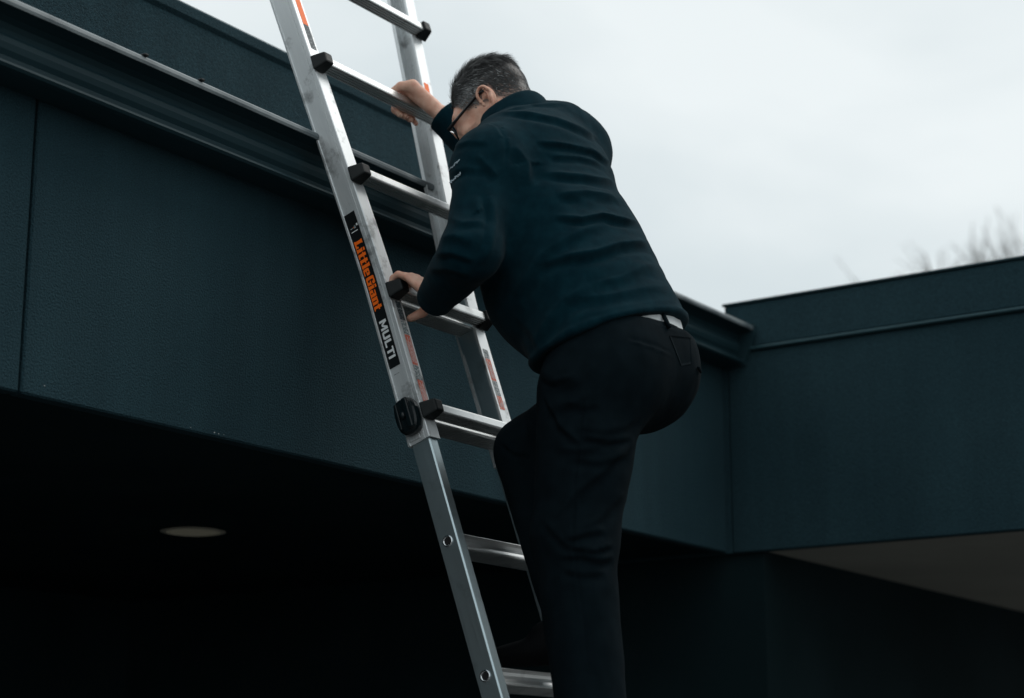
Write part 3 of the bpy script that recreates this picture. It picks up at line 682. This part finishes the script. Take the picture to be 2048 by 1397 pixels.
tag(person, 'man in teal fleece jacket and black trousers climbing the ladder, seen from behind', 'person')
# hair zone: mask of shorn scalp
hv = (bV - HEAD) @ HR
def hairline(hx, hy, hz):
    side = -.012 + np.clip((hy - .02) * .55, -.02, .2) + np.where(hy > .045, (hy - .045) * 1.6, 0) - np.where(hy < -.03, (-.03 - hy) * 1.1, 0)
    return hz - side
near = np.linalg.norm(hv, axis=1) < .15
mask = np.where(near, np.clip(hairline(hv[:, 0], hv[:, 1], hv[:, 2]) / .012, 0, 1), 0)
mask[-2 * len(eV):] = 0
sb = np.where(near & (hv[:, 1] > .045) & (hv[:, 2] < -.035), .30, 0)                       # beard shadow
mask = np.maximum(mask * .85, sb)
at_ = person.data.attributes.new('stubble', 'FLOAT', 'POINT'); at_.data.foreach_set('value', mask.astype(np.float32))

# ---- hair: strands over the scalp
def make_hair():
    tree = BVHTree.FromPolygons(bV[:-n_ear].tolist(), bQ[:-q_ear].tolist()); V = []; F = []; G = []
    n = 0
    while n < 13000:
        d = RNG.normal(size=3); d /= np.linalg.norm(d)
        o = HEAD + HR @ (np.array((0, -.012, .028)) + d * .2); h = tree.ray_cast(Vector(o), Vector(-(HR @ d)))
        if h[0] is None: continue
        p = np.array(h[0]); nn = np.array(h[1]); q = HR.T @ (p - HEAD); hl = hairline(*q)
        if hl < 0 or q[2] < -.075: continue
        if abs(q[0]) > .05 and abs(q[1] + .012) < .024 and -.05 < q[2] < .022: continue     # clear of the ears
        top = np.clip((q[2] - .045) / .045, 0, 1)                                      # 0 sides, 1 crown
        if hl < .03 and RNG.random() > .45 + hl * 18: continue
        L = .003 + .011 * min(hl / .05, 1) + .036 * top * RNG.uniform(.5, 1.1)
        nl = HR.T @ nn
        back = np.array((.25 * q[0] / .07 * (1 - top), -1.0, -.25 - .9 * (1 - top)))         # combed back on top, down at the sides
        if q[1] > .03: back += np.array((0, .3 * (1 - top), -.5 * (1 - top)))
        ck = np.sin(q[0] * 210 + 3 * np.sin(q[1] * 60)) ; back = back + RNG.normal(size=3) * (.24 - .12 * top) + np.array((.35 * ck * top, 0, 0)); back -= nl * back.dot(nl); back /= np.linalg.norm(back)
        lift = .17 + .20 * top * RNG.random()
        w = RNG.uniform(.0005, .0010) * (1 + .5 * top); side = np.cross(nl, back); pts = []
        cur = q.copy(); dr = back * (1 - lift) + nl * lift * 1.2
        for k in range(4):
            pts.append((cur.copy(), w * (1 - k / 3.4))); cur = cur + dr / np.linalg.norm(dr) * L / 3; dr = dr - nl * .22 - (cur / np.linalg.norm(cur)) * .05
        g = np.clip((RNG.uniform(.3, .8) if RNG.random() < (.10 if q[1] > -.03 else .04) else .02) + (.45 if q[1] > -.02 else .12) * (1 - top) * RNG.random() ** 2.2 + (.30 * RNG.random() if q[1] > .01 else 0) * (1 - top), 0, 1)
        b0 = len(V)
        for c, ww in pts:
            V.append(HEAD + HR @ (c - side * ww)); V.append(HEAD + HR @ (c + side * ww)); G += [g, g]
        for k in range(3): F.append((b0 + 2 * k, b0 + 2 * k + 1, b0 + 2 * k + 3, b0 + 2 * k + 2))
        n += 1
    # a few loose longer strands over the crown
    for k in range(14):
        x = RNG.uniform(-.035, .04); y0 = RNG.uniform(.01, .05); b0 = len(V); hgt = RNG.uniform(.006, .012); w = .0006
        for i in range(8):
            t = i / 7; y = y0 - .095 * t; zz = .028 + .088 * math.sqrt(max(0, 1 - (x / .076) ** 2 - ((y + .012) / .094) ** 2)); ww = w * (1 - .7 * t)
            c = np.array((x + .01 * t, y, zz + hgt * math.sin(math.pi * min(t * 1.1, 1)) ** .7 + .002))
            V.append(HEAD + HR @ (c - np.array((ww, 0, 0)))); V.append(HEAD + HR @ (c + np.array((ww, 0, 0)))); G += [.1, .1]
        for i in range(7): F.append((b0 + 2 * i, b0 + 2 * i + 1, b0 + 2 * i + 3, b0 + 2 * i + 2))
    o = np_mesh('hair', np.array(V), np.array(F), M_hair, person, PO)
    a = o.data.attributes.new('grey', 'FLOAT', 'POINT'); a.data.foreach_set('value', np.array(G, np.float32))
    tag(o, 'short grey-black hair combed back, clipped at the sides')
make_hair()

# ---- jacket
J = Field((2.98, 1.80, 2.45), (3.82, 2.74, 3.32), .0040)
J.tube(torso, .03, 4)
J.ell((3.41, 2.20, 2.69), (.165, .150, .125), None, .06)                                # belly
J.tube([((3.44, 2.275, 3.10), .075, .070), (SHR * .5 + np.array((3.44, 2.275, 3.11)) * .5 + (0, -.01, .022), .078, .076), (SHR, .072, .072)], .04)
J.tube([((3.40, 2.270, 3.055), .075, .07), (SHL, .068, .068)], .04)
arm(J, SHL, ELL, WRL, .074, .060, .043, .045)
arm(J, SHR, ELR, WRR, .074, .062, .046, .045)
J.ell(SHL + (.01, 0, -.01), (.076, .080, .080), None, .05); J.ell(SHR + (-.01, 0, -.01), (.074, .078, .076), None, .05)
J.ell((3.42, 2.215, 3.00), (.155, .085, .10), None, .06)                                 # upper back
J.ell((3.335, 2.065, 2.55), (.122, .135, .10), None, .05)                             # cloth over the left hip
HEMP, HEMN = np.array((3.42, 2.063, 2.570)), np.array((0.15, -.30, -.93))
# hem roll
def ring_pts(c, n_, a, b, lat, m=40):
    n_ = np.array(n_, float) / np.linalg.norm(n_); ex = np.array(lat, float) - n_ * np.dot(n_, lat); ex /= np.linalg.norm(ex); ey = np.cross(n_, ex)
    return [np.array(c) + ex * a * math.cos(t) + ey * b * math.sin(t) for t in np.linspace(0, 2 * math.pi, m + 1)]

_sl, _G = J.sub((3.1, 1.8, 2.45), (3.75, 2.4, 2.75)); _n = HEMN / np.linalg.norm(HEMN); _al = sum((_G[i] - HEMP[i]) * _n[i] for i in range(3))
J.F[_sl] -= .006 * np.exp(-((_al + .011) / .009) ** 2)
J.plane(HEMP, HEMN, .005)
# cuffs: cut the sleeve ends square and hollow them
def cuff(F, el, wr, r):
    d = (wr - el) / np.linalg.norm(wr - el); c = wr + d * .012
    sl, G = F.sub(c - .1, c + .1); q = [G[i] - c[i] for i in range(3)]; al = sum(q[i] * d[i] for i in range(3)); rad = np.sqrt(np.maximum(sum(v * v for v in q) - al * al, 0))
    D = np.where(rad < .085, al, -.05); F.F[sl] = np.maximum(F.F[sl], np.where(al > -.06, D, -1))
    hole = np.maximum(rad - (r - .007), -(al + .03)); F.F[sl] = np.maximum(F.F[sl], -hole)
cuff(J, ELL, WRL, .043); cuff(J, ELR, WRR, .046)
# neck opening
J.tube([((3.415, 2.30, 3.12), .030, .030), ((3.418, 2.36, 3.20), .030, .03)], .0) if False else None
jV, jQ = J.mesh(2); del J
def z2(*p): return [(760 + x / 4.267, 80 + y / 4.267) for x, y in p]
def z8(*p): return [(780 + x / 2.253, 380 + y / 2.253) for x, y in p]
JL = [(z8((1190, 238), (1130, 235), (1030, 245), (930, 280), (800, 300), (650, 335)), .010, .015), (z8((1150, 150), (1060, 135), (950, 112), (860, 132), (740, 118)), .009, .014),
      (z8((1010, 112), (880, 175), (720, 262), (640, 330)), .007, .016), (z8((1250, 330), (1140, 345), (1040, 395), (900, 425)), .007, .016), (z8((1290, 425), (1120, 445), (960, 475), (780, 490)), .006, .018),
      (z8((1110, 60), (1000, 30), (880, 40), (760, 20)), .007, .015), (z8((900, 420), (780, 500), (700, 600), (640, 700)), .006, .02), (z8((700, 280), (620, 380), (560, 480)), .007, .018),
      (z2((1040, 610), (1300, 640), (1500, 680), (1700, 760), (1860, 840)), .007, .013), (z2((1330, 865), (1600, 895), (1800, 945), (1980, 1060)), .007, .013),
      (z2((1380, 1140), (1700, 1165), (1950, 1200), (2080, 1250)), .008, .013), (z2((1430, 985), (1700, 1000), (1900, 1060)), .005, .011),
      (z2((870, 690), (1000, 740), (1065, 830), (1080, 960), (1060, 1100)), -.0035, .008), (z2((1075, 605), (1300, 560), (1560, 540)), .0035, .008),
      (z2((640, 905), (760, 870), (930, 880)), .006, .012), (z2((830, 975), (920, 1080), (1010, 1170)), .006, .012), (z2((600, 1130), (760, 1090), (900, 1100)), .006, .012),
      (z8((240, 110), (330, 150), (430, 140)), .007, .012), (z8((225, 215), (290, 205), (380, 235)), .008, .012), (z8((200, 290), (280, 280), (390, 320)), .006, .013), (z8((150, 360), (260, 350), (360, 380)), .005, .014),
      (z8((420, 20), (440, 130), (420, 240), (370, 330)), -.007, .014)]
JL += [(z8((1340, 500), (1200, 500), (1050, 520), (900, 560)), .006, .016), (z8((560, 560), (640, 640), (690, 740)), .006, .018),
       (z2((1500, 1330), (1750, 1300), (2000, 1330)), .008, .014), (z2((1150, 900), (1250, 1050), (1250, 1250)), .006, .02)]
JL = [(a, b * RNG.uniform(.40, 1.10), c * RNG.uniform(.6, 1.0)) for a, b, c in JL]
jV = folds(jV, jQ, JL)
jV = jV + normals(jV, jQ) * (.0030 * wob(jV, 30, 2) + .0016 * ridges(jV, 30, 21, (.6, .4, .6)) + .0012 * wob(jV, 90, 5))[:, None]
jacket = np_mesh('jacket', jV, jQ, M_jacket, person, PO); tag(jacket, 'dark teal fleece jacket with white lettering on the sleeve')
# collar: standing band round the neck
def band(name, base, top, ra, rb, ta, tb, lat, thick, m, parent, a0=0, a1=2 * math.pi, n=48, wave=.0):
    bp_, tp_ = np.array(base, float), np.array(top, float); d = tp_ - bp_; L = np.linalg.norm(d); d /= L
    ex = np.array(lat, float) - d * np.dot(d, lat); ex /= np.linalg.norm(ex); ey = np.cross(d, ex); V = []; Fq = []
    prof = [(0, 0, 0), (.5, 0, .002), (.93, 0, 0), (1.0, -thick * .25, 0), (1.0, -thick * .8, 0), (.93, -thick, 0), (.4, -thick, 0), (0, -thick, 0)]
    k = len(prof)
    for i in range(n + 1):
        t = a0 + (a1 - a0) * i / n
        for f, dr, bl in prof:
            a, b_ = ra + (ta - ra) * f + dr + bl, rb + (tb - rb) * f + dr + bl
            V.append(bp_ + d * L * f * (1 + wave * math.sin(3 * t + 1)) + ex * a * math.cos(t) + ey * b_ * math.sin(t))
    for i in range(n):
        for j in range(k): j2 = (j + 1) % k; Fq.append((i * k + j, (i + 1) * k + j, (i + 1) * k + j2, i * k + j2))
    return np_mesh(name, np.array(V), np.array(Fq), m, parent, PO)
band('collar', (3.418, 2.292, 3.075), (3.420, 2.332, 3.165), .100, .100, .080, .086, LAT, .009, M_jacket, jacket, wave=.03)
# sleeve embroidery: two short lines of white stitching, laid on the cloth
jt = BVHTree.FromPolygons(jV.tolist(), jQ.tolist())
def stitch(p0, p1, h, n, seed, bold):
    rnd = random.Random(seed); b = bmesh.new(); last = None
    dx, dy = p1[0] - p0[0], p1[1] - p0[1]; L = math.hypot(dx, dy); nx, ny = dy / L, -dx / L
    for i in range(n):
        t = i / (n - 1); amp = h * rnd.uniform(-.5, .5) * (1.0 if i % 2 else -.6); P = (p0[0] + dx * t + nx * amp, p0[1] + dy * t + ny * amp)
        hit = jt.ray_cast(CAM_LOC, sight(*P))
        if hit[0] is None: continue
        c = hit[0] + hit[1] * .0012
        if last is not None and (c - last).length < .02: bm_join(b, tube_bm([last, c], bold, 5))
        last = c
    for v in b.verts: v.co -= Vector(PO)
    tag(from_bm('embroidery', b, M_thread, jacket), 'white stitched lettering on the left sleeve')
stitch((896, 343), (920, 320), 4, 26, 1, .0008); stitch((899, 368), (922, 346), 6, 30, 3, .0012)

# ---- shirt showing at the waist
S = Field((3.15, 1.80, 2.40), (3.70, 2.32, 2.78), .007)
S.tube([(c, a - .014, b - .014, x) for c, a, b, x in torso[:2]], .02, 4); S.plane((3.42, 2.1, 2.66), (0, 0, 1)); S.plane((3.42, 2.1, 2.545), (0, 0, -1))
sV, sQ = S.mesh(1); del S
np_mesh('shirt', sV + normals(sV, sQ) * (.003 * wob(sV, 90, 8))[:, None], sQ, M_shirt, person, PO)

# ---- trousers
T = Field((3.10, 1.78, 1.60), (3.72, 2.46, 2.66), .0052)
T.tube([((3.42, 2.085, 2.64), .165, .128), ((3.42, 2.060, 2.585), .184, .145), ((3.42, 2.048, 2.545), .190, .150)], .03)
T.ell((3.505, 2.022, 2.508), (.094, .098, .104), None, .07); T.ell((3.325, 2.010, 2.475), (.103, .108, .115), None, .07); T.ell((3.42, 2.050, 2.490), (.12, .10, .10), None, .06)
T.tube([(HIPL, .110, .115), ((HIPL * .5 + KNL * .5), .096, .102), (KNL + (0, 0, .03), .083, .088)], .04)
T.tube([(KNL + (0, 0, .03), .083, .088), (KNL * .65 + ANL * .35, .078, .080), (ANL + (0, 0, .02), .068, .070)], .03)
T.tube([(HIPR, .094, .094), ((HIPR * .5 + KNR * .5), .088, .088), (KNR, .074, .074)], .04)
T.tube([(KNR, .074, .076), (KNR * .65 + ANR * .35, .070, .074), (ANR + (0, 0, .01), .060, .064)], .025)
T.plane(HEMP + (0, 0, .012), (.03, .075, 1), .004)
T.plane((3.42, 2.05, 1.672), (0, 0, -1), .004)
tV, tQ = T.mesh(2); del T
def z5(*p): return [(780 + x / 2.602, 860 + y / 2.602) for x, y in p]
TL = [([(1078, 752), (1105, 766), (1150, 752)], .005, .006), ([(1255, 676), (1300, 688), (1345, 706)], -.003, .005), ([(1310, 645), (1350, 656), (1384, 664)], -.003, .004), ([(1130, 800), (1165, 812), (1200, 806)], .006, .010), ([(1090, 790), (1120, 850), (1165, 890)], .006, .012), ([(1262, 872), (1220, 880), (1160, 872)], .008, .010), ([(1255, 905), (1200, 922), (1130, 915)], .006, .010), ([(1000, 880), (1030, 905), (1060, 910)], .005, .009),
      (z5((910, 565), (1020, 532), (1120, 515)), .007, .011), (z5((880, 655), (1000, 650), (1100, 672), (1160, 655)), .008, .011), (z5((960, 605), (1060, 625), (1160, 595)), .007, .010), (z5((900, 720), (1000, 745), (1120, 735)), .006, .012),
      (z5((1120, 60), (1000, 100), (860, 90)), .006, .016), ([(1268, 878), (1215, 930), (1150, 985), (1110, 1040)], .006, .016), ([(1245, 985), (1200, 1035), (1150, 1060)], .005, .012), ([(1085, 1035), (1130, 1085), (1190, 1112)], .005, .012), ([(1185, 690), (1168, 800), (1152, 950), (1146, 1100), (1165, 1240), (1180, 1390)], -.0028, .0035),
      (z8((1130, 1010), (1060, 1060), (960, 1080), (830, 1060)), .007, .018), (z8((900, 900), (820, 960), (700, 980)), .006, .02), (z8((670, 800), (760, 860), (880, 850)), .006, .02), (z8((640, 850), (630, 1000), (640, 1150)), -.006, .012)]
tV = folds(tV, tQ, [(a, b * RNG.uniform(.6, 1.15), c * RNG.uniform(.55, .9)) for a, b, c in TL])
tV = tV + normals(tV, tQ) * (.0030 * wob(tV, 28, 12) + .0012 * ridges(tV, 30, 31, (.6, .5, .4)) + .0012 * wob(tV, 95, 15))[:, None]
trousers = np_mesh('trousers', tV, tQ, M_trouser, person, PO); tag(trousers, 'black cotton work trousers')
# waistband, belt loops, back pocket
tt_ = BVHTree.FromPolygons(tV.tolist(), tQ.tolist())
def patch(name, outline, lift, m, parent, n=10):
    """a cloth patch lying on the trousers; outline: four picture corners, clockwise"""
    V = []; Q = []
    (a, b, c, d) = [np.array(p, float) for p in outline]
    for layer in (lift, -.004):
        for i in range(n + 1):
            for j in range(n + 1):
                u, v = i / n, j / n; p = (a * (1 - u) + b * u) * (1 - v) + (d * (1 - u) + c * u) * v
                h = tt_.ray_cast(CAM_LOC, sight(*p)); 
                if h[0] is None: return None
                V.append(np.array(h[0] + h[1] * layer))
    k = (n + 1) ** 2
    for i in range(n):
        for j in range(n):
            q = (i * (n + 1) + j, i * (n + 1) + j + 1, (i + 1) * (n + 1) + j + 1, (i + 1) * (n + 1) + j); Q.append(q[::-1]); Q.append(tuple(x + k for x in q))
    rim = [i * (n + 1) for i in range(n + 1)] + [n * (n + 1) + j for j in range(1, n + 1)] + [i * (n + 1) + n for i in range(n - 1, -1, -1)] + [j for j in range(n - 1, 0, -1)]
    for x, y in zip(rim, rim[1:] + rim[:1]): Q.append((x, y, y + k, x + k))
    return np_mesh(name, np.array(V), np.array(Q), m, parent, PO)
patch('back_pocket', ((1338, 672), (1380, 676), (1382, 728), (1362, 732)), .0014, M_trouser, trousers)
st_all = BVHTree.FromPolygons(np.concatenate([tV, sV]).tolist(), np.concatenate([tQ, sQ + len(tV)]).tolist())
def loop(pts, w, name='belt_loop'):
    P = []
    for p in pts:
        h = st_all.ray_cast(CAM_LOC, sight(*p))
        if h[0] is not None: P.append(h[0] + h[1] * .004 - Vector(PO))
    if len(P) > 1: from_bm(name, tube_bm(P, w, 6), M_trouser, trousers, True)
loop([(1321, 622), (1325, 634), (1330, 645), (1336, 656)], .0048)
loop([(1393, 735), (1398, 745), (1402, 758)], .003, 'pocket_flap')

# ---- shoes
def shoe(an, name='shoe'):
    Sf = Field(an - (.1, .16, .16), an + (.1, .28, .12), .006); a = an
    Sf.tube([(a + (0, -.05, -.055), .042, .040), (a + (0, .05, -.062), .044, .036), (a + (0, .14, -.070), .048, .028), (a + (0, .19, -.074), .040, .022)], .02)
    Sf.tube([(a + (0, -.02, -.02), .046, .05), (a + (0, -.01, .03), .044, .048)], .03); Sf.ell(a + (0, .045, -.035), (.040, .065, .040), None, .02); Sf.plane(a + (0, 0, -.098), (0, 0, -1)); Sf.plane(a + (0, 0, .03), (0, 0, 1))
    V, Q = Sf.mesh(2); np_mesh(name, V, Q, M_shoe, person, PO)
shoe(ANL + np.array((0, .0, .0))); shoe(ANR)

# ---- glasses
g = empty('glasses'); g.parent = person
def gtube(name, pts, r): 
    b = tube_bm([Vector(hp(*p)) - Vector(PO) for p in pts], r, 8); from_bm(name, b, M_glass, g, True)
for sx in (-1, 1):
    gtube('temple_arm', [(sx * .0745, -.030, -.012), (sx * .0765, -.018, .006), (sx * .0785, -.004, .010), (sx * .0775, .03, .006), (sx * .0745, .07, .002), (sx * .070, .106, .0)], [.0046, .0044, .0036, .0034, .0038, .0046])
    gtube('lens_frame', [(sx * (.034 + .030 * math.cos(a)), .108 - .010 * abs(math.cos(a)) * (math.cos(a) > 0), -.006 + .019 * math.sin(a)) for a in np.linspace(0, 2 * math.pi, 25)], .0021)
    lb = bmesh.new(); lb.faces.new([lb.verts.new(Vector(hp(sx * (.034 + .029 * math.cos(a)), .1055, -.006 + .018 * math.sin(a))) - Vector(PO)) for a in np.linspace(0, 2 * math.pi, 25)[:-1]])
    gm_ = bpy.data.materials.get('clear_lens') or mat('clear_lens', (1, 1, 1), .02); gm_.node_tree.nodes['Principled BSDF'].inputs['Transmission Weight'].default_value = 1; gm_.node_tree.nodes['Principled BSDF'].inputs['IOR'].default_value = 1.15
    from_bm('lens', lb, gm_, g)
gtube('bridge', [(-.006, .110, -.002), (0, .114, .002), (.006, .110, -.002)], .002)
